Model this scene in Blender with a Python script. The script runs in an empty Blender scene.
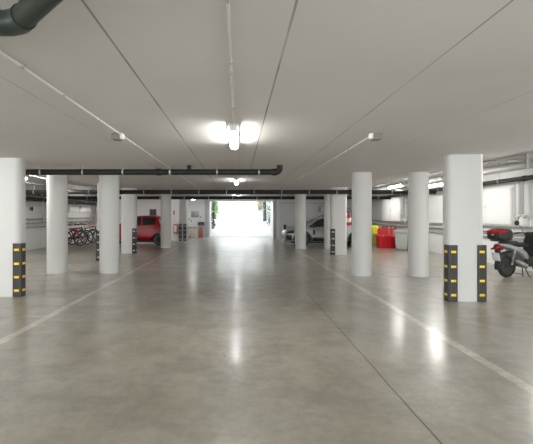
import bpy, bmesh, math, random
from mathutils import Vector, Matrix
from mathutils.bvhtree import BVHTree
random.seed(7)
PI = math.pi
S = bpy.context.scene
COL = S.collection
R = math.radians

# ------------------------------------------------------------------ materials
def mat(name, col, rough=0.5, metal=0.0, emit=None, estr=0.0, var=0.0, vscale=3.0, bump=0.0, spec=0.5):
    m = bpy.data.materials.new(name); m.use_nodes = True
    nt = m.node_tree; b = nt.nodes['Principled BSDF']
    b.inputs['Base Color'].default_value = (*col, 1)
    b.inputs['Roughness'].default_value = rough
    b.inputs['Metallic'].default_value = metal
    b.inputs['Specular IOR Level'].default_value = spec
    if emit:
        b.inputs['Emission Color'].default_value = (*emit, 1)
        b.inputs['Emission Strength'].default_value = estr
    if var or bump:
        tc = nt.nodes.new('ShaderNodeTexCoord')
        n = nt.nodes.new('ShaderNodeTexNoise'); n.inputs['Scale'].default_value = vscale
        n.inputs['Detail'].default_value = 6
        nt.links.new(tc.outputs['Object'], n.inputs['Vector'])
        if var:
            mx = nt.nodes.new('ShaderNodeMix'); mx.data_type = 'RGBA'
            mx.inputs['A'].default_value = (*[c*(1-var) for c in col], 1)
            mx.inputs['B'].default_value = (*[min(1, c*(1+var)) for c in col], 1)
            nt.links.new(n.outputs['Fac'], mx.inputs['Factor'])
            nt.links.new(mx.outputs['Result'], b.inputs['Base Color'])
        if bump:
            bp = nt.nodes.new('ShaderNodeBump'); bp.inputs['Strength'].default_value = bump
            bp.inputs['Distance'].default_value = 0.01
            nt.links.new(n.outputs['Fac'], bp.inputs['Height'])
            nt.links.new(bp.outputs['Normal'], b.inputs['Normal'])
    return m

class NT:
    """small helper for longer node graphs"""
    def __init__(s, m): s.t = m.node_tree; s.b = s.t.nodes['Principled BSDF']
    def link(s, a, b): s.t.links.new(a, b)
    def _in(s, sock, v):
        if hasattr(v, 'is_linked'): s.link(v, sock)
        else: sock.default_value = v
    def math(s, op, a, b=0.0, c=0.0, clamp=False):
        n = s.t.nodes.new('ShaderNodeMath'); n.operation = op; n.use_clamp = clamp
        s._in(n.inputs[0], a); s._in(n.inputs[1], b); s._in(n.inputs[2], c)
        return n.outputs[0]
    def noise(s, vec, scale, detail=5, rough=0.55):
        n = s.t.nodes.new('ShaderNodeTexNoise'); s.link(vec, n.inputs['Vector'])
        n.inputs['Scale'].default_value = scale; n.inputs['Detail'].default_value = detail
        n.inputs['Roughness'].default_value = rough
        return n.outputs['Fac']
    def remap(s, v, a, b, c, d):
        n = s.t.nodes.new('ShaderNodeMapRange'); s.link(v, n.inputs[0])
        for i, q in enumerate((a, b, c, d)): n.inputs[i+1].default_value = q
        return n.outputs[0]
    def mix(s, f, a, b):
        n = s.t.nodes.new('ShaderNodeMix'); n.data_type = 'RGBA'
        s._in(n.inputs['Factor'], f)
        for k, v in (('A', a), ('B', b)):
            if isinstance(v, tuple): n.inputs[k].default_value = (*v, 1)
            else: s.link(v, n.inputs[k])
        return n.outputs['Result']
    def coords(s):
        tc = s.t.nodes.new('ShaderNodeTexCoord'); x = s.t.nodes.new('ShaderNodeSeparateXYZ')
        s.link(tc.outputs['Object'], x.inputs[0])
        return tc.outputs['Object'], x.outputs[0], x.outputs[1], x.outputs[2]
    def scaled(s, vec, sc):
        n = s.t.nodes.new('ShaderNodeMapping'); s.link(vec, n.inputs['Vector'])
        n.inputs['Scale'].default_value = sc
        return n.outputs[0]
    def line(s, x, c, w, soft=0.004):
        d = s.math('ABSOLUTE', s.math('SUBTRACT', x, c))
        return s.remap(d, w, w+soft, 1.0, 0.0)

def floor_material():
    m = mat('polished concrete', (0.3, 0.28, 0.25), 0.3); g = NT(m)
    v, x, y, z = g.coords()
    big = g.noise(v, 0.35, 6, 0.6)
    mid = g.noise(g.scaled(v, (1.0, 0.75, 1)), 2.6, 9, 0.72)
    fine = g.noise(v, 14, 6, 0.7)
    streak = g.noise(g.scaled(v, (0.8, 0.9, 1)), 1.1, 9, 0.7)
    c = g.mix(g.remap(big, 0.3, 0.7, 0, 1), (0.272, 0.250, 0.200), (0.388, 0.365, 0.308))
    c = g.mix(g.remap(mid, 0.40, 0.72, 0, 0.75), c, (0.185, 0.165, 0.130))
    c = g.mix(g.remap(streak, 0.42, 0.74, 0, 0.6), c, (0.42, 0.40, 0.35))
    c = g.mix(g.remap(fine, 0.45, 0.75, 0, 0.4), c, (0.20, 0.182, 0.148))
    # soft darker scuffs
    sc = g.noise(g.scaled(v, (0.8, 1.3, 1)), 1.3, 10, 0.8)
    c = g.mix(g.remap(sc, 0.48, 0.68, 0, 0.6), c, (0.15, 0.138, 0.115))
    # worn cream stripes on both sides of the lane, and faint bay lines
    wear = g.remap(g.noise(v, 9.0, 8, 0.8), 0.40, 0.56, 0.25, 1.0)
    far = g.remap(g.noise(v, 0.5, 3), 0.35, 0.6, 0.55, 1.0)
    wl = g.math('MULTIPLY', wear, far)
    st = g.math('MAXIMUM', g.line(x, 2.57, 0.052, 0.012), g.line(x, -2.86, 0.052, 0.012))
    c = g.mix(g.math('MULTIPLY', st, g.math('MULTIPLY', wl, 0.8)), c, (0.64, 0.60, 0.51))
    bay = g.math('MAXIMUM', g.line(y, 9.6, 0.03, 0.02), g.math('MAXIMUM', g.line(y, 6.05, 0.04, 0.02), g.line(y, 12.2, 0.04, 0.02)))
    side = g.math('MAXIMUM', g.math('GREATER_THAN', x, 2.6), g.math('LESS_THAN', x, -2.9))
    bw = g.remap(g.noise(v, 1.4, 6), 0.48, 0.62, 0.0, 0.4)
    c = g.mix(g.math('MULTIPLY', g.math('MULTIPLY', bay, side), bw), c, (0.6, 0.56, 0.46))
    # saw-cut joint on the right of the lane
    wob = g.math('MULTIPLY', g.math('SUBTRACT', g.noise(v, 2.0, 5), 0.5), 0.03)
    jx = g.math('ADD', x, wob)
    j = g.math('MULTIPLY', g.line(jx, 1.36, 0.004, 0.006), g.math('LESS_THAN', y, 7.9))
    c = g.mix(g.math('MULTIPLY', j, 0.9), c, (0.05, 0.045, 0.04))
    g.link(c, g.b.inputs['Base Color'])
    r = g.math('ADD', g.remap(mid, 0.3, 0.7, 0.27, 0.38), g.remap(streak, 0.35, 0.75, -0.02, 0.08))
    g.link(r, g.b.inputs['Roughness'])
    g.b.inputs['Specular IOR Level'].default_value = 0.6
    g.b.inputs['Coat Weight'].default_value = 0.42; g.b.inputs['Coat IOR'].default_value = 1.4
    g.link(g.remap(streak, 0.3, 0.7, 0.11, 0.23), g.b.inputs['Coat Roughness'])
    bp = g.t.nodes.new('ShaderNodeBump'); bp.inputs['Strength'].default_value = 0.02; bp.inputs['Distance'].default_value = 0.01
    g.link(g.math('ADD', mid, g.math('MULTIPLY', fine, 0.25)), bp.inputs['Height']); g.link(bp.outputs[0], g.b.inputs['Normal'])
    return m

def ceiling_material():
    m = mat('painted slab', (0.72, 0.70, 0.66), 0.75); g = NT(m)
    v, x, y, z = g.coords()
    c = g.mix(g.remap(g.noise(v, 0.6, 5), 0.3, 0.7, 0, 1), (0.625, 0.60, 0.575), (0.68, 0.66, 0.64))
    brk = g.remap(g.noise(v, 1.1, 5), 0.35, 0.6, 0.35, 1.0)
    strong = g.math('MAXIMUM', g.line(x, -0.776, 0.005, 0.004), g.line(x, 0.294, 0.005, 0.004))
    strong = g.math('MAXIMUM', strong, g.math('MULTIPLY', g.line(x, 1.37, 0.004, 0.004), 0.75))
    weak = g.math('MAXIMUM', g.line(x, -1.83, 0.002, 0.005), g.line(x, 2.53, 0.003, 0.004))
    f = g.math('MAXIMUM', g.math('MULTIPLY', strong, 0.85), g.math('MULTIPLY', weak, 0.5))
    c = g.mix(g.math('MULTIPLY', f, brk), c, (0.10, 0.085, 0.07))
    g.link(c, g.b.inputs['Base Color'])
    return m

M = {}
M['floor'] = floor_material()
M['ceiling'] = ceiling_material()
M['wall'] = mat('white wall paint', (0.73, 0.73, 0.715), 0.7, var=0.035, vscale=1.2)
M['litwall'] = mat('daylight-brightened wall paint', (0.84, 0.85, 0.83), 0.7, var=0.03, vscale=1.2)  # lighter copy of the wall paint, daylight on these walls put into colour
M['greyshadewall'] = mat('grey and shaded wall paint', (0.62, 0.62, 0.625), 0.7, var=0.03, vscale=1.2)  # plain grey elsewhere; on the back-left wall the colour holds shade
M['column'] = mat('column paint', (0.595, 0.59, 0.57), 0.6, var=0.03, vscale=2.5)
M['shadecolumn'] = mat('shaded column paint', (0.42, 0.43, 0.43), 0.6, var=0.03, vscale=2.5)  # column paint darkened; the far pier's lack of light is in the colour
M['outwall'] = mat('outside render', (0.50, 0.50, 0.49), 0.8, var=0.03, vscale=1)
M['ramp'] = mat('pale ramp concrete', (0.40, 0.40, 0.40), 0.7, var=0.05, vscale=2)
M['rubber'] = mat('black rubber', (0.035, 0.035, 0.035), 0.45, var=0.2, vscale=20)
M['yellow'] = mat('yellow reflector', (0.95, 0.62, 0.02), 0.3)
M['pvc'] = mat('dark drain pipe', (0.014, 0.014, 0.013), 0.5, spec=0.3)
M['green_pvc'] = mat('dark green drain pipe', (0.012, 0.019, 0.014), 0.4, var=0.25, vscale=6)
M['clamp'] = mat('zinc clamp', (0.50, 0.50, 0.48), 0.4, 0.8)
M['galv'] = mat('galvanised pipe', (0.50, 0.50, 0.49), 0.35, 0.7, var=0.08, vscale=4)
M['insul'] = mat('silver insulation', (0.55, 0.55, 0.53), 0.5, 0.4, var=0.08, vscale=5)
M['greypipe'] = mat('grey painted pipe', (0.40, 0.40, 0.39), 0.45)
M['conduit'] = mat('pale conduit', (0.66, 0.65, 0.62), 0.4)
M['greyconduit'] = mat('grey conduit', (0.45, 0.44, 0.41), 0.45)
M['whiteplastic'] = mat('white plastic', (0.8, 0.8, 0.78), 0.4)
M['olive'] = mat('grey green box', (0.17, 0.165, 0.125), 0.5)
M['boxgrey'] = mat('grey box', (0.33, 0.34, 0.34), 0.5)
M['housing'] = mat('light housing', (0.55, 0.54, 0.50), 0.5)
M['tube'] = mat('lit diffuser', (0.9, 0.9, 0.88), 0.4, emit=(1.0, 0.985, 0.94), estr=16)
M['tube_far'] = mat('lit far diffuser', (0.9, 0.9, 0.88), 0.4, emit=(0.98, 0.985, 1.0), estr=10)
M['tube_bay'] = mat('lit bay tube', (0.9, 0.9, 0.88), 0.4, emit=(1.0, 0.98, 0.94), estr=27)
M['panel'] = mat('white enamel', (0.80, 0.80, 0.79), 0.75)
M['red_paint'] = mat('red car paint', (0.38, 0.003, 0.010), 0.3)
M['silver_paint'] = mat('pale grey car paint', (0.36, 0.365, 0.37), 0.3, 0.25)
M['glass'] = mat('car glass', (0.03, 0.035, 0.035), 0.06)
M['black'] = mat('black plastic', (0.018, 0.018, 0.018), 0.45)
M['tyre'] = mat('tyre rubber', (0.022, 0.022, 0.021), 0.75)
M['alloy'] = mat('alloy', (0.60, 0.60, 0.60), 0.35, 0.1)
M['lens'] = mat('headlight lens', (0.75, 0.77, 0.78), 0.12)
M['redlens'] = mat('red lens', (0.36, 0.008, 0.014), 0.18)
M['silver'] = mat('scooter silver', (0.36, 0.38, 0.37), 0.3, 0.25)
M['seat'] = mat('black vinyl', (0.022, 0.022, 0.022), 0.5)
M['steel'] = mat('steel', (0.55, 0.54, 0.52), 0.3, 0.9)
M['darksteel'] = mat('dark metal', (0.09, 0.09, 0.09), 0.4, 0.6)
M['rim'] = mat('dark grey rim', (.07, .07, .07), .4, .5)
M['tail'] = mat('dark red lens', (0.20, 0.006, 0.012), 0.2)
M['plate'] = mat('blank plate', (0.62, 0.63, 0.63), 0.4)
M['ext'] = mat('extinguisher red', (0.62, 0.010, 0.018), 0.28)
M['redtub'] = mat('red tub', (0.58, 0.008, 0.014), 0.35)
M['binlid'] = mat('yellow lid', (0.80, 0.78, 0.04), 0.4)
M['bingreen'] = mat('olive green bin', (0.30, 0.34, 0.03), 0.45)
M['bingrey'] = mat('grey bin', (0.42, 0.44, 0.42), 0.45)
M['leafdark'] = mat('dark leaves', (0.035, 0.075, 0.04), 0.6, var=0.4, vscale=9)
M['leaf'] = mat('light leaves', (0.20, 0.30, 0.10), 0.6, var=0.4, vscale=9)
M['leafdry'] = mat('dry leaves', (0.36, 0.32, 0.20), 0.7, var=0.3, vscale=9)
M['stem'] = mat('stem', (0.12, 0.10, 0.06), 0.7)
M['beige'] = mat('beige cabinet', (0.52, 0.47, 0.40), 0.5)
M['brownred'] = mat('brown red drum', (0.36, 0.13, 0.10), 0.45)
M['orange'] = mat('orange brown wire', (0.50, 0.20, 0.08), 0.5)
M['pink'] = mat('faded red box', (0.55, 0.20, 0.18), 0.5)
M['brass'] = mat('brass', (0.6, 0.45, 0.2), 0.35, 0.8)

# ------------------------------------------------------------------ mesh helpers
class MB:
    def __init__(s): s.bm = bmesh.new()
    def box(s, c, d, bevel=0.0, rot=None, seg=2):
        b = bmesh.new(); bmesh.ops.create_cube(b, size=1)
        bmesh.ops.scale(b, vec=Vector(d), verts=b.verts)
        if bevel: bmesh.ops.bevel(b, geom=list(b.edges), offset=bevel, segments=seg, affect='EDGES', profile=0.5)
        if rot is not None: bmesh.ops.transform(b, matrix=rot.to_4x4(), verts=b.verts)
        bmesh.ops.translate(b, vec=Vector(c), verts=b.verts)
        s._add(b); return s
    def _add(s, b):
        me = bpy.data.meshes.new('t'); b.to_mesh(me); b.free(); s.bm.from_mesh(me); bpy.data.meshes.remove(me)
    def rings(s, rings, cap=True, close=False):
        vs = [[s.bm.verts.new(p) for p in r] for r in rings]
        n = len(vs[0])
        pairs = list(zip(vs, vs[1:])) + ([(vs[-1], vs[0])] if close else [])
        for a, b in pairs:
            for i in range(n):
                try: s.bm.faces.new((a[i], a[(i+1) % n], b[(i+1) % n], b[i]))
                except ValueError: pass
        if cap and not close:
            s.bm.faces.new(list(reversed(vs[0]))); s.bm.faces.new(vs[-1])
        return s
    def tube(s, pts, r, seg=10, cap=True):
        pts = [Vector(p) for p in pts]; rr = r if isinstance(r, (list, tuple)) else [r]*len(pts)
        out = []; up = None
        for i, p in enumerate(pts):
            if i == 0: t = pts[1]-p
            elif i == len(pts)-1: t = p-pts[i-1]
            else: t = (pts[i+1]-p).normalized() + (p-pts[i-1]).normalized()
            t.normalize()
            if up is None:
                up = Vector((0, 0, 1)) if abs(t.z) < 0.9 else Vector((1, 0, 0))
            a = t.cross(up).normalized(); b = a.cross(t).normalized(); up = b
            k = 1.0
            if 0 < i < len(pts)-1:
                d = (pts[i+1]-p).normalized().dot((p-pts[i-1]).normalized()); k = 1
            out.append([p + rr[i]*k*(math.cos(2*PI*j/seg)*a + math.sin(2*PI*j/seg)*b) for j in range(seg)])
        return s.rings(out, cap)
    def torus(s, c, R_, r, axis='Y', seg=28, sub=8):
        out = []
        for i in range(seg):
            a = 2*PI*i/seg; ring = []
            for j in range(sub):
                b = 2*PI*j/sub; q = R_ + r*math.cos(b); h = r*math.sin(b)
                u, w = q*math.cos(a), q*math.sin(a)
                p = {'Y': (u, h, w), 'Z': (u, w, h), 'X': (h, u, w)}[axis]
                ring.append(Vector(c)+Vector(p))
            out.append(ring)
        return s.rings(out, close=True)
    def lathe(s, prof, c=(0, 0, 0), axis='Z', seg=24):
        out = []
        for r, h in prof:
            ring = []
            for j in range(seg):
                a = 2*PI*j/seg; u, w = r*math.cos(a), r*math.sin(a)
                p = {'Z': (u, w, h), 'Y': (u, h, w), 'X': (h, u, w)}[axis]
                ring.append(Vector(c)+Vector(p))
            out.append(ring)
        return s.rings(out)
    def prism(s, poly, z0, z1):
        return s.rings([[(x, y, z0) for x, y in poly], [(x, y, z1) for x, y in poly]])
    def loft(s, secs, seg=20, p=2.6):
        """sections (x, yc, zc, half width, half height) along x, superellipse rings"""
        out = []
        for x, yc, zc, hw, hh in secs:
            ring = []
            for j in range(seg):
                a = 2*PI*j/seg; ca, sa = math.cos(a), math.sin(a)
                ring.append((x, yc+hw*math.copysign(abs(ca)**(2/p), ca), zc+hh*math.copysign(abs(sa)**(2/p), sa)))
            out.append(ring)
        return s.rings(out)
    def build(s, name, m, parent=None, smooth=True, loc=None):
        bm = s.bm
        bmesh.ops.recalc_face_normals(bm, faces=bm.faces)
        me = bpy.data.meshes.new(name)
        if smooth:
            for f in bm.faces: f.smooth = True
            for e in bm.edges:
                if len(e.link_faces) == 2 and e.calc_face_angle(0) > R(38): e.smooth = False
        bm.to_mesh(me); bm.free()
        me.materials.append(m)
        o = bpy.data.objects.new(name, me); COL.objects.link(o)
        if parent: o.parent = parent
        if loc is not None: o.location = loc
        return o

def tag(o, label, cat, group=None):
    o['label'] = label; o['category'] = cat
    if group: o['group'] = group
    return o
def thing(name, label, cat, loc=(0, 0, 0), rz=0.0, group=None):
    o = bpy.data.objects.new(name, None); COL.objects.link(o)
    o.location = loc; o.rotation_euler = (0, 0, rz); o.empty_display_size = 0.1
    return tag(o, label, cat, group)
def dup(src, loc, rz, label, group=None):
    r = src.copy(); COL.objects.link(r); r.location = loc; r.rotation_euler = (0, 0, rz)
    r['label'] = label
    if group: r['group'] = group
    for ch in list(src.children):
        c = ch.copy(); COL.objects.link(c); c.parent = r
        for g in list(ch.children):
            d = g.copy(); COL.objects.link(d); d.parent = c
    return r
def struct(o):
    o['kind'] = 'structure'; return o

# ------------------------------------------------------------------ camera
cd = bpy.data.cameras.new('camera'); cam = bpy.data.objects.new('camera', cd); COL.objects.link(cam)
F = 400.0; EYE = 1.53
cam.location = (0, 0, EYE); cam.rotation_euler = (R(90), 0, 0)
cd.sensor_fit = 'HORIZONTAL'; cd.sensor_width = 36.0; cd.lens = F/533*36
cd.shift_x = (266.5-238)/533; cd.shift_y = -(222-215)/533
cd.clip_start = 0.05; cd.clip_end = 200
S.camera = cam

# ------------------------------------------------------------------ setting
H = 2.60; HH = 3.35
XL, XR = -9.05, 8.0
SL, SR = -5.10, 4.84       # slab edges
YB = -5.0                  # rear end behind the camera, left open so sky light fills the room
YE = 28.0                  # end wall with the ramp opening
def wallbox(name, x0, x1, y0, y1, z0, z1, m):
    return struct(MB().box(((x0+x1)/2, (y0+y1)/2, (z0+z1)/2), (x1-x0, y1-y0, z1-z0)).build(name, m, smooth=False))
wallbox('floor', XL-.2, XR+.2, YB-.2, YE-.02, -.2, 0, M['floor'])
wallbox('ceiling', SL, SR, YB, YE+.25, H, HH+.2, M['ceiling'])
wallbox('ceiling_left', XL-.2, SL-.002, YB, 25.5, HH, HH+.2, M['wall'])
wallbox('ceiling_right', SR+.002, XR+.2, YB, 25.4, HH, HH+.2, M['wall'])
wallbox('wall_left', XL-.2, XL, YB, 25.5, 0, HH, M['wall'])
wallbox('wall_right', XR, XR+.2, YB, 25.2, 0, HH, M['wall'])
wallbox('wall_back_left', XL-.2, -4.2, 25.5, 25.7, 0, HH, M['greyshadewall'])
wallbox('wall_recess_left', -4.2, -3.5, 23.75, YE+.25, 0, H, M['litwall'])
wallbox('wall_back_right', 2.62, XR+.2, 25.2, 25.4, 0, HH, M['greyshadewall'])
wallbox('wall_recess_right', 2.42, 2.62, 25.2, YE+.25, 0, H, M['wall'])
wallbox('wall_end', -3.5, -1.96, YE, YE+.25, 0, H, M['litwall'])
wallbox('trim_lintel', -1.96, 2.42, YE, YE+.25, 2.50, H, M['wall'])
# grey pilaster beside the ramp opening and pier on its right
def rrect(x0, x1, y0, y1, r, n=6):
    pts = []
    for cx, cy, a0 in ((x1-r, y1-r, 0), (x0+r, y1-r, 90), (x0+r, y0+r, 180), (x1-r, y0+r, 270)):
        for i in range(n+1):
            a = R(a0+90*i/n); pts.append((cx+r*math.cos(a), cy+r*math.sin(a)))
    return pts
# ramp outside, rising away from the garage between two white walls
mb = MB()
mb.rings([[(-1.96, YE-.02, -.2), (2.42, YE-.02, -.2), (2.42, YE-.02, 0), (-1.96, YE-.02, 0)],
          [(-1.96, 36.2, -.2), (2.42, 36.2, -.2), (2.42, 36.2, 1.42), (-1.96, 36.2, 1.42)]])
struct(mb.build('floor_ramp', M['ramp'], smooth=False))
t = thing('floor_drain', 'grey slotted drain grating across the foot of the ramp', 'drain', (.23, YE-.2, 0))
MB().box((0, 0, .004), (4.3, .22, .008)).build('frame', M['darksteel'], t)
mb = MB()
for k in range(86): mb.box((-2.12+k*.05, 0, .010), (.022, .20, .008))
mb.build('grating', M['greypipe'], t, smooth=False)
wallbox('trim_kerb', -1.96, 2.42, 35.95, 36.1, 1.2, 1.50, M['greyshadewall'])
wallbox('wall_ramp_left', -2.2, -1.96, YE+.25, 36.4, -.2, 3.5, M['outwall'])
wallbox('wall_ramp_right', 2.42, 2.66, YE+.25, 36.4, -.2, 3.5, M['outwall'])
wallbox('wall_ramp_end', -2.2, 2.66, 36.1, 36.35, -.2, 3.5, M['outwall'])

# ------------------------------------------------------------------ columns
def round_column(x0, x1, y, label, group=None):
    r = (x1-x0)/2; xc = (x0+x1)/2
    o = MB().lathe([(r, 0), (r, H)], seg=40).build('column', M['column'])
    o.location = (xc, y+r, 0); return tag(o, label, 'column', group)
def pier(x0, x1, y0, label, m='column', depth=0.3, r=0.1):
    xc, yc = (x0+x1)/2, y0+depth/2; w = (x1-x0)/2
    o = MB().prism(rrect(-w, w, -depth/2, depth/2, r), 0, H).build('column', M[m])
    o.location = (xc, yc, 0); return tag(o, label, 'column')
round_column(-5.06, -4.545, 10.38, 'round white column standing left of its twin, bicycles visible just to its right')
round_column(-3.67, -3.165, 10.38, 'round white column hiding part of a pier whose guard peeps out at its left')
round_column(2.905, 3.395, 9.95, 'round white column with the red fire extinguisher just to its left')
round_column(4.31, 4.795, 9.85, 'round white column between the grey wheeled bin and the large pier at right')
round_column(-3.61, -3.13, 18.45, 'round white column at the rear end of the red car')
round_column(2.60, 3.10, 18.0, 'round white column crossing the front of the pale grey car')
round_column(3.98, 4.46, 18.25, 'round white column overlapping the front door of the pale grey car, behind a guarded pier')
pier(3.725, 4.36, 7.055, 'large rounded white pier at right with black guards on both front corners')
pier(-4.75, -4.095, 7.49, 'large white pier cut by the left picture edge, one black yellow-striped guard')
pier(-4.71, -4.08, 13.32, 'white pier almost hidden behind the inner round column on the left')
pier(-4.68, -4.072, 15.92, 'white pier in front of the red car with a guard on its right corner')
pier(3.577, 4.19, 15.32, 'white pier carrying the fire extinguisher, with a guard on its left corner')
pier(-3.46, -3.08, 23.57, 'grey pier far left of the ramp with dark guards on both corners', 'shadecolumn', 0.3, 0.03)
pier(-2.30, -2.02, 27.72, 'slim grey pier at the left edge of the ramp opening', 'shadecolumn', 0.27, 0.01)
pier(2.24, 2.415, 25.2, 'pale square pier at the right edge of the ramp opening', 'shadecolumn', 0.5, 0.01)

# ------------------------------------------------------------------ corner guards
def make_guard(label, loc, rz):
    t = thing('corner_guard', label, 'corner guard', loc, rz, 'corner guards on the piers')
    L, k = 0.165, 0.02
    prof = [(0.012, 0), (0.03, 0)]
    # front leg with shallow grooves
    for a in (0.05, 0.085, 0.12):
        prof += [(a, 0), (a+.004, .004), (a+.010, .004), (a+.014, 0)]
    prof += [(L-.008, 0), (L, .008), (L, k), (k, k), (k, L), (.008, L), (0, L-.008)]
    for a in (0.12, 0.085, 0.05):
        prof += [(0, a+.014), (.004, a+.010), (.004, a+.004), (0, a)]
    prof += [(0, .03), (0, .012)]
    MB().prism(prof, 0.0, 1.0).build('rubber_body', M['rubber'], t, smooth=False)
    for z in (0.12, 0.37, 0.62, 0.88):
        MB().box((.088, -.002, z), (.088, .008, .042), .002).build('reflector', M['yellow'], t)
        MB().box((-.002, .088, z), (.008, .088, .042), .002).build('reflector', M['yellow'], t)
    return t
g0 = make_guard('yellow-striped black guard on the left corner of the large right pier', (3.703, 7.033, 0), 0)
dup(g0, (4.382, 7.033, 0), R(90), 'yellow-striped black guard on the right corner of the large right pier, beside the scooter')
dup(g0, (-4.045, 7.463, 0), R(90), 'yellow-striped black guard on the large pier at the left picture edge')
dup(g0, (-4.732, 13.298, 0), 0, 'black guard peeping out left of the inner round column, beside the bicycles')
dup(g0, (-4.05, 15.898, 0), R(90), 'black guard on the right corner of the pier beside the red car')
dup(g0, (3.555, 15.298, 0), 0, 'black guard on the left corner of the extinguisher pier')
dup(g0, (-3.482, 23.548, 0), 0, 'far black guard on the left corner of the grey pier near the ramp')
dup(g0, (-3.058, 23.548, 0), R(90), 'far black guard on the right corner of the grey pier near the ramp')

M['palereflector'] = mat('pale reflector', (0.62, 0.60, 0.50), 0.3)
pale = None
for o in list(COL.objects):
    if o.name.startswith('corner_guard') and (o['label'].startswith('black guard') or o['label'].startswith('far')):
        for ch in o.children:
            if ch.name.startswith('reflector'):
                ch.data = ch.data.copy(); ch.data.materials[0] = M['palereflector']
# ------------------------------------------------------------------ overhead pipes
def arc(c, a, b, r0, n=6):
    """quarter bend from direction a to direction b around corner c"""
    c, a, b = Vector(c), Vector(a).normalized(), Vector(b).normalized()
    p0, o = c-a*r0, c-a*r0+b*r0
    return [o - b*r0*math.cos(R(90*i/n)) + a*r0*math.sin(R(90*i/n)) for i in range(n+1)]
def hanger(p, r, top, axis, parent, m='clamp'):
    mb = MB()
    mb.lathe([(r+.001, -.014), (r+.008, -.014), (r+.008, .014), (r+.001, .014)], p, axis, 16)
    mb.tube([(p[0], p[1], p[2]+r), (p[0], p[1], top)], .006, 6)
    return mb.build('hanger', M[m], parent)
def pipe_thing(name, label, pts, r, m, hang=(), axis='X', top=H, couplings=(), cat='pipe', clampm='clamp'):
    t = thing(name, label, cat, pts[0])
    o = Vector(pts[0])
    MB().tube([Vector(p)-o for p in pts], r, 18).build('pipe', M[m], t)
    for p in hang: hanger(Vector(p)-o, r, top-o.z, axis, t, clampm)
    for p, ax in couplings:
        MB().lathe([(r, -.05), (r+.012, -.05), (r+.012, .05), (r, .05)], Vector(p)-o, ax, 18).build('coupling', M[m], t)
    return t
# nearest transverse drain with an upturned end
y, z, r = 8.6, 2.452, .062
xe = .9
pts = [(-8.1, y, z)] + arc((xe, y, z), (1, 0, 0), (0, 0, 1), .085) + [(xe, y, H)]
t = pipe_thing('drain_pipe', 'black drain pipe under the ceiling with its right end turned up near the lamp', pts, r, 'pvc',
    [(x, y, z) for x in (-4.24, -3.33, -2.47, -1.46, -.45, .45)], couplings=[((xe-.12, y, z), 'X'), ((-1.7, y, z), 'X')])
MB().tube([(-1.05+8.1, 0, 0), (-1.05+8.1, 0, H-z)], .045, 14).build('riser', M['pvc'], t)
y, z = 14.7, 2.375
pipe_thing('drain_pipe', 'long black drain pipe on hangers, nearer of the two spanning the garage before the ramp', [(-8.1, y, z), (7.25, y, z)], .078, 'pvc',
    [(-7.49+k*1.01, y, z) for k in range(15)], couplings=[((-4.3, y, z), 'X'), ((.5, y, z), 'X'), ((4.14, y, z), 'X')])
y, z = 19.0, 2.345
pipe_thing('drain_pipe', 'long black drain pipe passing behind the far round columns', [(-8.1, y, z), (7.25, y, z)], .075, 'pvc',
    [(-7.15+k*1.15, y, z) for k in range(13)], couplings=[((-2.4, y, z), 'X'), ((1.4, y, z), 'X')])
# green pipe in the upper left corner with a 45 degree bend
z, r = 2.499, .056
pb = Vector((-1.115, 2.02, z)); d = Vector((.72, -.69, 0)).normalized()
pts = [(-4.9, 2.02, z), (pb.x-.05, 2.02, z), tuple(pb), tuple(pb+d*.05), tuple(pb+d*2.2)]
t = pipe_thing('drain_pipe', 'thick dark green drain pipe with an elbow in the upper left corner of the picture', pts, r, 'green_pvc', [(-3.0, 2.02, z)])
o = Vector(pts[0])
MB().tube([pb-o-Vector((.10, 0, 0)), pb-o-Vector((.035, 0, 0)), pb-o+d*.035, pb-o+d*.10], r+.006, 20).build('elbow', M['green_pvc'], t)
# black pipes along the left wall
for px, z, lab in ((-8.65, 2.42, 'upper of two black pipes running along the left wall above the bicycles'), (-8.35, 2.18, 'lower of two black pipes running along the left wall above the bicycles')):
    pipe_thing('drain_pipe', lab, [(px, 8, z), (px, 25.3, z)], .085, 'pvc', [(px, 9+k*1.6, z) for k in range(10)], 'Y', HH)
# services along both side walls
def wall_pipe(label, x, z, r, m, y0, y1, wx, step=2.0, name='wall_pipe'):
    t = thing(name, label, 'pipe', (x, y0, z))
    MB().tube([(0, 0, 0), (0, y1-y0, 0)], r, 12).build('pipe', M[m], t)
    k = y0+.5
    while k < y1:
        mb = MB(); mb.lathe([(r+.001, -.012), (r+.008, -.012), (r+.008, .012), (r+.001, .012)], (0, k-y0, 0), 'Y', 12)
        mb.box(((wx-x)/2, k-y0, 0), (abs(wx-x), .02, .02)); mb.build('bracket', M['clamp'], t); k += step
    return t
for z, w in ((1.36, 'highest'), (1.19, 'middle'), (1.02, 'lowest')):
    wall_pipe('%s of three grey service pipes along the left wall' % w, -8.93, z, .03, 'greypipe', 9, 25.3, XL)
for z, w, rr in ((1.21, 'highest', .035), (1.03, 'middle', .035), (.87, 'lowest', .03)):
    wall_pipe('%s of three grey service pipes low along the right wall' % w, 7.9, z, rr, 'greypipe', 6, 25.0, XR)
pipe_thing('drain_pipe', 'black pipe on hangers along the right wall, crossing above the scooter', [(7.45, 5, 2.50), (7.45, 25, 2.44)], .062, 'pvc',
    [(7.45, 6.3+k*1.7, 2.50-.003*(1.3+k*1.7)) for k in range(11)], 'Y', HH, [((7.45, 10.4, 2.484), 'Y'), ((7.45, 13, 2.476), 'Y')])
pipe_thing('insulated_duct', 'fat silver insulated pipe along the right wall just above the black one', [(7.1, 5, 2.78), (7.1, 25, 2.78)], .11, 'insul',
    [(7.1, 6.6+k*1.9, 2.78) for k in range(9)], 'Y', HH, [((7.1, 9.2, 2.78), 'Y'), ((7.1, 12.0, 2.78), 'Y'), ((7.1, 16, 2.78), 'Y')])
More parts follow.
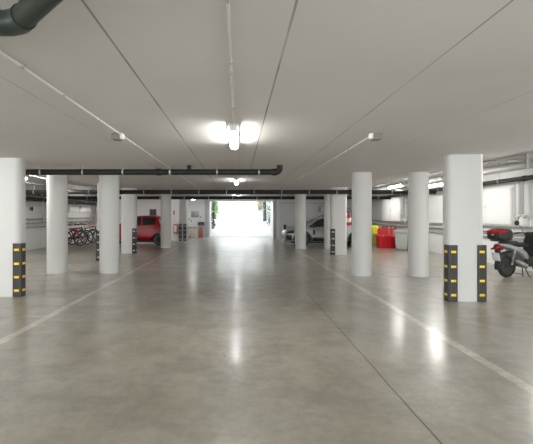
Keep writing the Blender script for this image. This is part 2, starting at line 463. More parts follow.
t = thing('cable_tray', 'grey cable tray high at the right, nearest the ceiling edge', 'cable tray', (6.45, 5, 2.94))
MB().box((0, 10, 0), (.30, 20, .012)).build('base', M['greypipe'], t)
for sx in (-.15, .15): MB().box((sx, 10, .03), (.012, 20, .07)).build('side_rail', M['greypipe'], t)
MB().tube([(-.05, .1, .022), (-.05, 19.9, .022)], .016, 8).build('cable', M['black'], t)
for k in range(9):
    mb = MB(); mb.tube([(-.17, 1.5+k*1.9, .0), (-.17, 1.5+k*1.9, HH-2.94)], .007, 6); mb.tube([(.17, 1.5+k*1.9, .0), (.17, 1.5+k*1.9, HH-2.94)], .007, 6)
    mb.box((0, 1.5+k*1.9, -.015), (.38, .03, .018)); mb.build('hanger', M['clamp'], t)
pipe_thing('service_pipe', 'pale conduit high at the right running between silver pipe and grey cable tray', [(6.93, 5, 2.97), (6.93, 25, 2.97)], .022, 'conduit',
    [(6.93, 7.2+k*1.9, 2.97) for k in range(9)], 'Y', HH)
pipe_thing('service_pipe', 'pale pipe hanging over the right bays beside the slab edge', [(5.5, 5, 2.98), (5.5, 25, 2.98)], .035, 'galv',
    [(5.5, 7.4+k*1.9, 2.98) for k in range(9)], 'Y', HH)
pipe_thing('service_pipe', 'pale pipe hanging over the left bays beside the slab edge', [(-6.9, 9, 2.85), (-6.9, 25, 2.85)], .045, 'galv',
    [(-6.9, 10.4+k*1.9, 2.85) for k in range(7)], 'Y', HH)
pipe_thing('service_pipe', 'thin grey pipe hanging over the left bays closer to the wall', [(-7.7, 9, 2.72), (-7.7, 25, 2.72)], .03, 'greypipe',
    [(-7.7, 10.9+k*1.9, 2.72) for k in range(7)], 'Y', HH)
# strut bracket at the right picture edge
t = thing('strut_bracket', 'grey steel strut bracket hanging from the high ceiling at the right picture edge', 'bracket', (6.80, 9.41, 2.62))
MB().box((0, 0, .365), (.06, .05, .73), .006).build('post', M['greypipe'], t)
MB().box((0, 0, .72), (.2, .16, .02)).build('plate', M['clamp'], t)
MB().box((-.13, .045, .20), (.60, .04, .05), .004).build('arm', M['galv'], t)
# riser with valves behind the scooter
t = thing('riser_pipe', 'pale vertical riser pipe with a valve cluster on the wall above the scooter', 'pipe', (7.82, 11.05, 1.3))
MB().tube([(0, 0, .25), (0, 0, 1.22)], .062, 16).build('pipe', M['greypipe'], t)
MB().tube([(-.02, .22, .2), (-.02, .22, 1.1)], .02, 10).build('thin_pipe', M['conduit'], t)
mb = MB()
mb.tube([(0, 0, .26), (0, -.05, .2), (0, -.25, .18), (0, -.34, .1), (0, -.34, -.08)], .03, 10)
mb.tube([(0, 0, .22), (0, .12, .16), (0, .12, -.1)], .025, 10)
mb.torus((-.09, -.2, .2), .05, .01, 'X', 16, 6); mb.torus((-.08, .06, .12), .045, .01, 'X', 16, 6)
mb.box((0, -.14, .19), (.1, .1, .1), .02); mb.tube([(0, -.2, .2), (-.09, -.2, .2)], .012, 8); mb.tube([(0, .06, .14), (-.08, .06, .12)], .012, 8)
mb.build('valve', M['steel'], t)
t = thing('riser_pipe', 'grey riser with valves between the white wall cabinet and the grey bin', 'pipe', (7.70, 18.6, 1.2))
MB().tube([(0, 0, .1), (0, 0, 1.25)], .045, 14).build('pipe', M['greypipe'], t)
mb = MB(); mb.torus((-.09, 0, .32), .06, .012, 'X', 16, 6); mb.tube([(0, 0, .32), (-.09, 0, .32)], .014, 8); mb.box((0, 0, .32), (.13, .13, .13), .02)
for zz in (.2, .9): mb.box((.15, 0, zz), (.30, .03, .03))
mb.tube([(0, 0, .15), (0, -.16, .12), (0, -.16, -.05)], .03, 10); mb.build('valve', M['steel'], t)
t = thing('riser_pipe', 'grey riser with a valve cluster on the left wall, seen past the near left pier', 'pipe', (-8.9, 18.35, 1.2))
MB().tube([(0, 0, 0), (0, 0, 1.9)], .04, 14).build('pipe', M['greypipe'], t)
mb = MB(); mb.torus((.08, .1, .55), .07, .014, 'X', 16, 6); mb.tube([(0, .1, .55), (.08, .1, .55)], .014, 8)
mb.tube([(0, 0, .75), (0, .12, .7), (0, .12, .35), (0, 0, .3)], .028, 10); mb.box((0, .12, .55), (.1, .1, .12), .02); mb.build('valve', M['steel'], t)
t = thing('riser_pipe', 'cluster of grey risers and valves on the left wall above the bicycles', 'pipe', (-8.88, 24.4, 1.0))
for k, yy in enumerate((0, .38, .76)):
    MB().tube([(0, yy, 0), (0, yy, 2.2)], .05, 12).build('pipe', M['greypipe'], t)
    mb = MB(); mb.torus((.1, yy, .5+.22*k), .08, .015, 'X', 14, 6); mb.box((0, yy, .5+.22*k), (.14, .14, .14), .02); mb.tube([(0, yy, .5+.22*k), (.1, yy, .5+.22*k)], .014, 8)
    mb.build('valve', M['steel'], t)

# ------------------------------------------------------------------ conduits on the ceiling
def conduit(label, x, z, r, m, y0, y1, clips, jx=()):
    t = thing('conduit', label, 'conduit', (x, y0, z))
    MB().tube([(0, 0, 0), (0, y1-y0, 0)], r, 10).build('pipe', M[m], t)
    for yy in clips:
        mb = MB(); mb.lathe([(r, -.018), (r+.006, -.018), (r+.006, .018), (r, .018)], (0, yy-y0, 0), 'Y', 10)
        mb.box((0, yy-y0, (H-z)/2), (.02, .03, H-z)); mb.build('clip', M['greyconduit'], t)
    return t
conduit('grey conduit along the middle of the ceiling, nearest the viewer', -.05, 2.584, .009, 'conduit', -4.5, 4.635, (1.95, 2.75, 2.95, 3.9))
conduit('grey conduit on the middle ceiling between first lamp and white box', -.05, 2.584, .009, 'conduit', 5.925, 9.83, (6.6, 7.8, 9.4))
conduit('short grey conduit on the middle ceiling between white box and second lamp', -.05, 2.584, .009, 'conduit', 9.97, 11.76, (10.9,))
conduit('pale conduit on the ceiling left of the lane, near half up to the square box', -1.53, 2.58, .011, 'conduit', -4.5, 5.2, (2.2, 2.83, 3.5, 4.4))
conduit('pale conduit on the ceiling left of the lane, far half beyond the square box', -1.53, 2.58, .011, 'conduit', 5.3, 17.5, (6.0, 7.2, 9, 10.5, 12))
conduit('pale conduit on the ceiling right of the lane, ending at a square box', 1.77, 2.58, .011, 'conduit', 5.36, 17.5, (6.4, 7.5, 9, 10.5, 12))
for lab, cx, s in (('grey green ceiling box with a white end, left of the lane', -1.59, 1), ('grey green ceiling box with a white end, right of the lane', 1.815, -1)):
    t = thing('emergency_light', lab, 'ceiling box', (cx, 5.25, H), 0, 'ceiling boxes')
    MB().box((-.0, 0, -.045), (.10, .16, .085), .008).build('housing', M['olive'], t)
    MB().box((s*.07, 0, -.038), (.04, .09, .07), .006).build('junction', M['whiteplastic'], t)

# ------------------------------------------------------------------ lamps
def make_lamp(label, loc, L=1.27, m='tube', w=.115, drop=0.0, rz=0):
    t = thing('ceiling_light', label, 'ceiling light', loc, rz, 'tube lamps')
    # housing tray above, rounded diffuser below
    MB().box((0, 0, -.022), (w+.02, L, .04), .006).build('housing', M['housing'], t)
    mb = MB(); prof = []
    for i in range(9):
        a = PI*i/8; prof.append((w/2*math.copysign(abs(math.cos(a))**.6, math.cos(a)), -.042-.062*math.sin(a)**.8))
    mb.rings([[(x, -L/2+.03, z) for x, z in prof], [(x, L/2-.03, z) for x, z in prof]])
    mb.build('diffuser', M[m], t)
    for yy in (-L/2+.012, L/2-.012):
        MB().box((0, yy, -.06), (w*.9, .024, .075), .008).build('end_cap', M['housing'], t)
    if drop:
        for yy in (-.4, .4):
            MB().tube([(0, yy, -.005), (0, yy, drop)], .006, 6).build('hanger', M['clamp'], t)
    return t
make_lamp('bright tube lamp on the ceiling in the middle of the lane, nearest to the viewer', (-.055, 5.28, H))
make_lamp('smaller looking tube lamp farther along the middle ceiling, past the first pipe', (-.05, 12.2, H), m='tube_far')
make_lamp('tube lamp at the far end of the lane ceiling before the ramp', (-.05, 21.5, H), m='tube_far')
make_lamp('added fill lamp on the ceiling of the recess left of the ramp', (-2.9, 25.6, H), m='tube_far')  # added to brighten the recess and end wall
make_lamp('added unseen fill lamp on the lane ceiling behind the viewer', (-.05, -1.6, H))  # added out of view as fill light for the lane
make_lamp('hanging tube lamp over the right bays, seen between round column and large pier', (6.0, 12.25, 2.50), m='tube_bay', drop=HH-2.5)
make_lamp('hanging tube lamp over the right bays, near the white wall cabinet', (6.0, 15.2, 2.68), m='tube_bay', drop=HH-2.68)
make_lamp('added unseen fill lamp over the right bays, above the pale grey car', (6.0, 19.5, 2.68), m='tube_bay', drop=HH-2.68)  # added for ambient light, tucked behind a round column
make_lamp('added unseen fill lamp over the scooter bay, hidden by the large right pier', (6.2, 7.6, 2.55), m='tube_bay', drop=HH-2.55)  # unseen lamp added to light the scooter bay
make_lamp('added unseen fill lamp over the right bays behind the viewer', (6.0, 2.2, 2.6), m='tube_bay', drop=HH-2.6)  # unseen fill for the near right side, added behind the camera
make_lamp('hanging tube lamp over the left bays, its end glowing beside the near left pier', (-6.0, 10.65, 2.62), m='tube_bay', drop=HH-2.62)
make_lamp('added unseen fill lamp over the left bays before the bicycles', (-6.47, 14.3, 2.7), m='tube_bay', drop=HH-2.7)  # added bay fill, placed where a column covers it
make_lamp('added unseen fill lamp over the left bays near the red car', (-6.2, 22.6, 2.7), m='tube_bay', drop=HH-2.7)  # fill lamp added for the far left bay, kept behind a pier
make_lamp('added unseen fill lamp over the left bays level with the near pier', (-6.2, 6.0, 2.6), m='tube_bay', drop=HH-2.6)  # added outside the view to raise light in the left bays
make_lamp('added unseen fill lamp over the left bays behind the viewer', (-6.2, 1.6, 2.6), m='tube_bay', drop=HH-2.6)  # unseen fill for the near left side, added behind the camera
t = thing('emergency_light', 'small white box on the lane ceiling between the two tube lamps', 'ceiling box', (-.055, 9.9, H))
MB().box((0, 0, -.03), (.16, .12, .06), .01).build('housing', M['whiteplastic'], t)
MB().box((0, 0, -.064), (.12, .08, .012), .004).build('cover', M['panel'], t)

# ------------------------------------------------------------------ wall fittings
def cabinet(label, x, y0, y1, z0, z1, d, side, doors=2):
    """white enamel wall cabinet standing out from a side wall; side=+1 right wall"""
    t = thing('wall_cabinet', label, 'wall cabinet', (x, (y0+y1)/2, z0))
    L, h = y1-y0, z1-z0
    MB().box((-side*d/2, 0, h/2), (d, L, h), .01).build('body', M['panel'], t)
    n = doors
    for k in range(n):
        dw = (L-.04)/n
        dr = MB().box((-side*(d+.008), -L/2+.02+dw*(k+.5), h/2), (.016, dw-.012, h-.05), .004).build('door', M['panel'], t)
        MB().box((-side*(d+.022), -L/2+.02+dw*(k+.5)+(dw/2-.05)*(1 if k % 2 == 0 else -1), h/2), (.012, .02, .1), .003).build('handle', M['clamp'], dr)
    return t
cabinet('wide white wall cabinet beyond the scooter, right of the large pier', XR, 11.55, 14.0, 1.25, 2.34, .1, 1)
cabinet('white wall cabinet above the grey wheeled bin and red cylinders', XR, 18.9, 21.3, 1.22, 2.36, .32, 1)
cabinet('nearer small white wall cabinet above the bicycles on the left wall', XL, 21.2, 22.3, 1.68, 2.12, .12, -1, 1)
cabinet('farther small white wall cabinet above the bicycles on the left wall', XL, 22.7, 24.2, 1.68, 2.12, .12, -1, 2)
t = thing('wall_horn', 'small black round horn on the left wall beside the near pier', 'wall device', (XL, 17.4, 1.8))
MB().lathe([(.05, 0), (.05, .04), (.10, .08), (.10, .10), (.07, .10), (.03, .06)], (0, 0, 0), 'X').build('horn', M['black'], t)
MB().box((.012, 0, 0), (.024, .14, .14), .005).build('plate', M['boxgrey'], t)
# back right wall
t = thing('conduit', 'thin grey conduit across the back wall behind the pale grey car', 'conduit', (2.7, 25.17, 2.28))
MB().tube([(0, 0, 0), (5.2, 0, 0)], .025, 8).build('pipe', M['greyconduit'], t)
for k in range(5): MB().box((.4+k, .02, 0), (.03, .03, .07)).build('clip', M['clamp'], t)
t = thing('conduit', 'thin pale conduit across the back wall behind the red car', 'conduit', (-8.9, 25.47, 2.26))
MB().tube([(0, 0, 0), (4.6, 0, 0)], .025, 8).build('pipe', M['conduit'], t)
for k in range(5): MB().box((.3+k, .02, 0), (.03, .03, .07)).build('clip', M['clamp'], t)
t = thing('electrical_box', 'grey and white electrical box on the back wall above the pale grey car', 'electrical box', (5.22, 25.2, 1.72))
MB().box((-.09, -.06, .16), (.17, .12, .32), .01).build('body', M['boxgrey'], t)
MB().box((.09, -.05, .16), (.17, .10, .30), .01).build('cover', M['whiteplastic'], t)
for k, xx in enumerate((-5.52, -5.30)):
    t = thing('vent_box', '%s of two black boxes on the wall above the red car roof' % ('left' if k == 0 else 'right'), 'vent', (xx, 25.5, 1.42), 0, 'black boxes above the red car')
    MB().box((0, -.06, .24), (.19, .12, .48), .015).build('body', M['black'], t)
    for q in range(5): MB().box((0, -.125, .08+q*.08), (.15, .02, .02), .004).build('louvre', M['darksteel'], t)
t = thing('wall_switch', 'small black switch high on the white recess wall right of the red car', 'switch', (-3.80, 23.75, 1.55))
MB().box((0, -.015, .12), (.06, .03, .24), .006).build('body', M['black'], t); MB().box((0, -.035, .14), (.025, .02, .06), .004).build('lever', M['darksteel'], t)
t = thing('hose_box', 'faded red box on the white recess wall beside the grey pier', 'hose box', (-3.70, 23.756, .42))
MB().box((0, -.05, .29), (.24, .10, .58), .01).build('body', M['pink'], t); MB().box((0, -.106, .29), (.16, .012, .40), .004).build('door', M['whiteplastic'], t)
# end wall left of the ramp
t = thing('electrical_box', 'grey flat panel on the white end wall left of the ramp', 'electrical box', (-3.0, 28.006, 1.37))
MB().box((0, -.05, .21), (.56, .10, .42), .01).build('body', M['boxgrey'], t); MB().box((0, -.105, .21), (.48, .012, .35), .004).build('door', M['boxgrey'], t)
for xx, zz, lab in ((-3.42, 1.25, 'left of two small dark switches below the grey panel'), (-3.27, 1.12, 'right and lower of two small dark switches below the grey panel'), (-2.62, 1.38, 'tiny dark switch right of the grey panel')):
    t = thing('wall_switch', lab, 'switch', (xx, 28, zz))
    MB().box((0, -.02, 0), (.09, .04, .11), .008).build('body', M['boxgrey'], t); MB().box((0, -.045, 0), (.03, .02, .05), .004).build('lever', M['black'], t)
t = thing('low_cabinet', 'low beige cabinet with a dark top standing at the end wall left of the ramp', 'cabinet', (-3.0, 27.55, 0))
MB().box((0, 0, .36), (.8, .5, .56), .01).build('body', M['beige'], t); MB().box((0, 0, .66), (.86, .54, .05), .006).build('top', M['darksteel'], t)
for sx in (-.32, .32):
    for sy in (-.18, .18): MB().box((sx, sy, .045), (.06, .06, .09)).build('leg', M['darksteel'], t)
t = thing('drum', 'reddish brown drum standing right of the low beige cabinet', 'drum', (-2.52, 27.1, 0))
MB().lathe([(.17, 0), (.18, .01), (.185, .2), (.19, .21), (.185, .22), (.185, .42), (.19, .43), (.185, .44), (.18, .66), (.17, .67)]).build('body', M['brownred'], t)
MB().lathe([(.165, .67), (.165, .69), (.02, .70)]).build('lid', M['brownred'], t)
t = thing('wall_box', 'black box fixed on the end wall above the brown drum', 'box', (-2.58, 28, .84))
MB().box((0, -.12, .1), (.42, .24, .2), .015).build('body', M['black'], t); MB().box((0, -.245, .1), (.30, .012, .10), .003).build('cover', M['darksteel'], t)
t = thing('post', 'short black post at the nose of the pale grey car', 'post', (2.86, 24.4, 0))
MB().lathe([(.05, 0), (.05, .62), (.08, .63), (.08, .92), (.05, .94)]).build('shaft', M['black'], t); MB().box((0, 0, .01), (.16, .16, .02)).build('base', M['darksteel'], t)

# ------------------------------------------------------------------ ivy outside
def ivy(name, label, centres, n, m, wall_n, size=.07):
    """cluster of leaves hanging on an outside wall; centres: (x, y, z_top, z_bottom, spread)"""
    x0, y0, zt, zb, sp = centres[0]
    t = thing(name, label, 'plant', (x0, y0, zt))
    mb = MB(); st = MB(); o = Vector((x0, y0, zt)); nx = Vector(wall_n)
    side = Vector((nx.y, nx.x, 0))
    for cx, cy, zt, zb, sp in centres:
        for q in range(3):
            off = side*random.uniform(-sp, sp)*.6 + nx*.05
            st.tube([Vector((cx, cy, zt))+off-o, Vector((cx, cy, zb+random.uniform(0, .4)))+off*.8-o], .01, 5)
        for k in range(n):
            u = random.random(); z = zt+(zb-zt)*u; w = sp*(1-.45*u)
            p = Vector((cx, cy, z))+side*random.uniform(-w, w)+nx*random.uniform(.02, .22)-o
            a = Vector((random.uniform(-1, 1), random.uniform(-1, 1), random.uniform(-1, .2))).normalized()
            b = a.cross(Vector((random.uniform(-1, 1), random.uniform(-1, 1), random.uniform(-1, 1)))).normalized()
            s_ = size*random.uniform(.6, 1.3)
            vs = [mb.bm.verts.new(p+q) for q in (a*0, a*s_*.45+b*s_*.5, a*s_*1.2, a*s_*.45-b*s_*.5)]
            mb.bm.faces.new(vs)
    mb.build('foliage', M[m], t, smooth=False); st.build('stem', M['stem'], t)
    return t
ivy('hanging_ivy', 'dark ivy hanging longest on the left wall of the ramp, nearest the garage', [(-1.95, 29.6, 3.5, .55, .45)], 500, 'leafdark', (1, 0, 0), .10)
ivy('hanging_ivy', 'light green ivy hanging along the left wall of the ramp', [(-1.95, 31.5, 3.5, 1.3, .8), (-1.95, 33.8, 3.5, 1.7, .8)], 420, 'leaf', (1, 0, 0), .11)
ivy('hanging_ivy', 'dry beige plant hanging at the right end of the ramp end wall', [(1.98, 36.1, 3.5, 2.0, .28)], 300, 'leafdry', (0, -1, 0), .09)
ivy('hanging_ivy', 'dark green ivy on the right wall of the ramp, farther strand', [(2.41, 34.2, 3.5, .55, .9)], 600, 'leafdark', (-1, 0, 0), .11)
ivy('hanging_ivy', 'dark green ivy on the right wall of the ramp, nearer strand', [(2.41, 29.9, 3.5, .8, .35)], 220, 'leafdark', (-1, 0, 0), .09)

# ------------------------------------------------------------------ wheels and cars
def wheel(parent, c, r, w, spokes=5, rimf=.66):
    tw = MB(); h = w/2
    tw.lathe([(r*rimf, -h*.9), (r*.9, -h), (r*.98, -h*.75), (r, -h*.4), (r, h*.4), (r*.98, h*.75), (r*.9, h), (r*rimf, h*.9)], (0, 0, 0), 'Y', 32)
    o = tw.build('wheel', M['tyre'], parent, loc=c)
    rm = MB()
    rm.lathe([(r*rimf, -h*.92), (r*rimf, h*.92), (r*(rimf-.06), h*.88), (r*(rimf-.06), -h*.88)], (0, 0, 0), 'Y', 32)
    rm.lathe([(r*.16, -h*.85), (r*.16, h*.85)], (0, 0, 0), 'Y', 16)
    for k in range(spokes):
        a = 2*PI*k/spokes
        for s_ in (-1, 1):
            rot = Matrix.Rotation(-a, 3, 'Y'); mid = rot @ Vector((r*(.15+rimf)/2, 0, 0))
            rm.box((mid.x, s_*h*.72, mid.z), (r*(rimf-.1), w*.12, r*.17), r*.02, rot, 1)
    rm.build('rim', M['alloy'], o)
    disc = MB(); disc.lathe([(r*.55, -h*.3), (r*.55, h*.3)], (0, 0, 0), 'Y', 24); disc.build('brake_disc', M['darksteel'], o)
    return o

def car_body(name, m, parent, secs, wells):
    """secs: (x, z_bottom, z_mid, z_belt, z_top, w_bottom, w_mid, w_belt, w_top) half widths"""
    rings = []
    for x, zb, zm, zq, zt, wb, wm, wq, wt in secs:
        half = [(wb*.6, zb), (wb, zb+.02), (wm, zm-.12), (wm, zm+.08), (wq, zq), (wt+(wq-wt)*.12, zt-(zt-zq)*.16), (wt*.82, zt-(zt-zq)*.03), (wt*.4, zt)]
        rings.append([(x, a, b) for a, b in half] + [(x, -a, b) for a, b in reversed(half)])
    mb = MB(); mb.rings(rings)
    o = mb.build(name, m, parent)
    def bake(ob):
        bpy.context.view_layer.update()
        dg = bpy.context.evaluated_depsgraph_get()
        me = bpy.data.meshes.new_from_object(ob.evaluated_get(dg), preserve_all_data_layers=True, depsgraph=dg)
        for md in list(ob.modifiers): ob.modifiers.remove(md)
        old = ob.data; ob.data = me; bpy.data.meshes.remove(old)
        return me
    sub = o.modifiers.new('s', 'SUBSURF'); sub.levels = 2
    me = bake(o)
    cutters = []
    for x, r in wells:
        c = MB().lathe([(r, -1.2), (r, 1.2)], (x[0], 0, x[1]), 'Y', 36).build('cut', m, parent)
        cutters.append(c)
        md = o.modifiers.new('b', 'BOOLEAN'); md.operation = 'DIFFERENCE'; md.object = c; md.solver = 'EXACT'
        me = bake(o)
    for f in me.polygons: f.use_smooth = True
    me.set_sharp_from_angle(angle=R(35))
    for c in cutters:
        d = c.data; bpy.data.objects.remove(c); bpy.data.meshes.remove(d)
    bm = bmesh.new(); bm.from_mesh(me); tree = BVHTree.FromBMesh(bm); bm.free()
    return o, tree

def patch(tree, poly, name, m, parent, frm='side', sgn=1, off=.006, th=.012):
    """a panel that lies on the body: outline given in (x, z) seen from a side or (y, z) seen from an end"""
    bm = bmesh.new()
    f = bm.faces.new([bm.verts.new((a, 0, b)) for a, b in poly])
    bmesh.ops.triangulate(bm, faces=[f])
    for _ in range(3): bmesh.ops.subdivide_edges(bm, edges=bm.edges[:], cuts=1, use_grid_fill=True)
    for v in bm.verts:
        a, b = v.co.x, v.co.z
        if frm == 'side': org, d = Vector((a, 3*sgn, b)), Vector((0, -sgn, 0))
        else: org, d = Vector((5*sgn, a, b)), Vector((-sgn, 0, 0))
        h = tree.ray_cast(org, d)
        p = h[0] if h[0] is not None else org+d*2.5
        v.co = p - d*off
    ext = bmesh.ops.extrude_face_region(bm, geom=bm.faces[:])
    vs = [g for g in ext['geom'] if isinstance(g, bmesh.types.BMVert)]
    dv = Vector((0, -sgn, 0)) if frm == 'side' else Vector((-sgn, 0, 0))
    bmesh.ops.translate(bm, vec=dv*th, verts=vs)
    mb = MB(); mb.bm.free(); mb.bm = bm
    return mb.build(name, m, parent)

def red_car():
    t = thing('car', 'small red hatchback parked sideways between the columns on the left', 'car', (-5.18, 20.87, 0), PI)
    # front at +x; wheelbase 2.3
    secs = [(1.79, .30, .50, .62, .66, .55, .60, .58, .50), (1.70, .22, .50, .78, .82, .66, .74, .70, .60), (1.40, .20, .52, .90, .93, .70, .79, .75, .66),
            (1.0, .20, .52, .95, 1.00, .72, .80, .77, .68), (.78, .20, .52, .97, 1.10, .72, .80, .77, .66), (.40, .20, .52, .98, 1.40, .72, .80, .77, .60), (.10, .20, .52, .98, 1.49, .72, .80, .77, .60),
            (-.5, .20, .52, .99, 1.52, .72, .80, .77, .60), (-.95, .20, .52, 1.0, 1.51, .72, .80, .77, .59), (-1.18, .21, .52, 1.0, 1.45, .71, .79, .76, .57), (-1.36, .23, .53, 1.0, 1.27, .70, .78, .75, .57), (-1.50, .25, .55, 1.0, 1.08, .68, .77, .74, .58), (-1.60, .30, .55, .86, .90, .60, .70, .68, .55)]
    wells = [((1.12, .30), .345), ((-1.20, .30), .345)]
    b, tr = car_body('body', M['red_paint'], t, secs, wells)
    for x in (1.12, -1.20):
        for s_ in (-1, 1): wheel(t, (x, s_*.69, .292), .292, .19, 5)
        MB().tube([(x, -.6, .29), (x, .6, .29)], .05, 8).build('axle', M['darksteel'], t)
    for s_ in (-1, 1):
        patch(tr, [(.50, 1.0), (.24, 1.38), (-.28, 1.42), (-.28, 1.0)], 'front_window', M['glass'], t, 'side', s_)
        patch(tr, [(-.36, 1.0), (-.36, 1.42), (-.98, 1.40), (-1.04, 1.32), (-.98, 1.04)], 'rear_window', M['glass'], t, 'side', s_)
        patch(tr, [(.62, .34), (.62, .36), (-.75, .36), (-.75, .34)], 'sill_line', M['black'], t, 'side', s_, .004)
        for x in (.60, -.32): patch(tr, [(x-.006, .32), (x-.006, .97), (x+.006, .97), (x+.006, .32)], 'door_gap', M['black'], t, 'side', s_, .001, .004)
        for x in (-.14,): patch(tr, [(x-.09, .84), (x-.09, .875), (x+.09, .875), (x+.09, .84)], 'door_handle', M['red_paint'], t, 'side', s_, .02, .02)
        patch(tr, [(-1.26, 1.06), (-1.17, 1.33), (-1.22, 1.34), (-1.33, 1.08)], 'tail_lamp', M['lens'], t, 'side', s_, .008)
        patch(tr, [(1.45, .70), (1.40, .82), (1.62, .78), (1.68, .68)], 'headlamp', M['lens'], t, 'side', s_, .008)
        MB().box((.52, s_*.88, 1.0), (.10, .16, .12), .03).build('wing_mirror', M['red_paint'], t)
    patch(tr, [(-.45, 1.04), (-.40, 1.34), (.40, 1.34), (.45, 1.04)], 'back_window', M['glass'], t, 'end', -1)
    patch(tr, [(-.52, 1.06), (-.46, 1.38), (.46, 1.38), (.52, 1.06)], 'windscreen', M['glass'], t, 'end', 1)
    MB().box((0, 0, .18), (2.9, 1.25, .08), .02).build('underbody', M['black'], t)
    return t
red_car()

def grey_car():
    t = thing('car', 'pale grey compact crossover facing the lane between the columns on the right', 'car', (4.36, 19.97, 0), PI)
    secs = [(2.14, .34, .50, .62, .66, .50, .62, .60, .50), (2.05, .24, .50, .72, .77, .68, .80, .76, .62), (1.75, .22, .54, .82, .88, .76, .88, .83, .70),
            (1.45, .22, .54, .88, .96, .78, .90, .85, .72), (1.18, .22, .54, .91, 1.03, .78, .90, .85, .70), (.72, .22, .54, .93, 1.30, .78, .90, .84, .62), (.35, .22, .54, .94, 1.45, .78, .90, .84, .61),
            (-.3, .22, .54, .96, 1.50, .78, .90, .84, .61), (-1.0, .22, .54, .99, 1.48, .78, .90, .84, .59), (-1.65, .24, .56, 1.02, 1.34, .76, .89, .82, .56), (-2.05, .28, .58, 1.0, 1.12, .74, .86, .80, .60), (-2.16, .36, .60, .90, .96, .62, .76, .72, .55)]
    wells = [((1.28, .34), .40), ((-1.32, .34), .40)]
    b, tr = car_body('body', M['silver_paint'], t, secs, wells)
    for x in (1.28, -1.32):
        for s_ in (-1, 1): wheel(t, (x, s_*.79, .335), .335, .21, 5)
        MB().tube([(x, -.7, .335), (x, .7, .335)], .05, 8).build('axle', M['darksteel'], t)
    for s_ in (-1, 1):
        patch(tr, [(.98, .95), (.92, 1.0), (.50, 1.29), (.30, 1.35), (-.22, 1.39), (-.22, .98)], 'front_window', M['glass'], t, 'side', s_)
        patch(tr, [(-.30, .98), (-.30, 1.39), (-1.0, 1.36), (-1.15, 1.06)], 'rear_window', M['glass'], t, 'side', s_)
        for x, r0, r1 in ((1.28, .395, .46), (-1.32, .395, .46)):
            pts = [(x+r1*math.cos(R(a)), .34+r1*math.sin(R(a))) for a in range(0, 181, 20)] + [(x+r0*math.cos(R(a)), .34+r0*math.sin(R(a))) for a in range(180, -1, -20)]
            ar = MB(); outer = []
            for k in range(10):
                a = R(20*k); ring = []
                for rr, yy in ((r0, .84), (r1, .84), (r1, .905), (r0, .915)): ring.append((x+rr*math.cos(a), s_*yy, .34+rr*math.sin(a)))
                outer.append(ring)
            ar.rings(outer); ar.build('arch_trim', M['black'], t)
        patch(tr, [(.80, .28), (.80, .46), (.2, .42), (-.84, .42), (-.84, .28)], 'side_cladding', M['black'], t, 'side', s_, .012)
        patch(tr, [(.80, .58), (.78, .82), (.68, .84), (.66, .60)], 'fender_vent', M['black'], t, 'side', s_, .008)
        for x in (.56, -.32): patch(tr, [(x-.006, .46), (x-.006, .94), (x+.006, .94), (x+.006, .46)], 'door_gap', M['black'], t, 'side', s_, .001, .004)
        patch(tr, [(-.16, .86), (-.16, .89), (.04, .89), (.04, .86)], 'door_handle', M['silver_paint'], t, 'side', s_, .02, .02)
        patch(tr, [(1.66, .66), (1.68, .78), (1.94, .74), (2.06, .64)], 'headlamp', M['glass'], t, 'side', s_, .008)
        patch(tr, [(1.80, .30), (1.78, .56), (2.04, .58), (2.08, .40)], 'bumper_grille', M['black'], t, 'side', s_, .008)
        MB().box((.76, s_*.95, .99), (.14, .18, .13), .04).build('wing_mirror', M['black'], t)
        MB().tube([(.30, s_*.55, 1.43), (-.1, s_*.57, 1.53), (-.9, s_*.57, 1.53), (-1.3, s_*.54, 1.42)], .016, 8).build('roof_rail', M['black'], t)
    patch(tr, [(-.60, 1.04), (-.48, 1.40), (.48, 1.40), (.60, 1.04)], 'windscreen', M['glass'], t, 'end', 1)
    patch(tr, [(-.55, .36), (-.50, .58), (.50, .58), (.55, .36)], 'grille', M['black'], t, 'end', 1)
    patch(tr, [(-.30, .61), (-.30, .64), (.30, .64), (.30, .61)], 'chrome_strip', M['alloy'], t, 'end', 1)
    MB().box((0, 0, .22), (3.6, 1.3, .10), .02).build('underbody', M['black'], t)
    return t
grey_car()

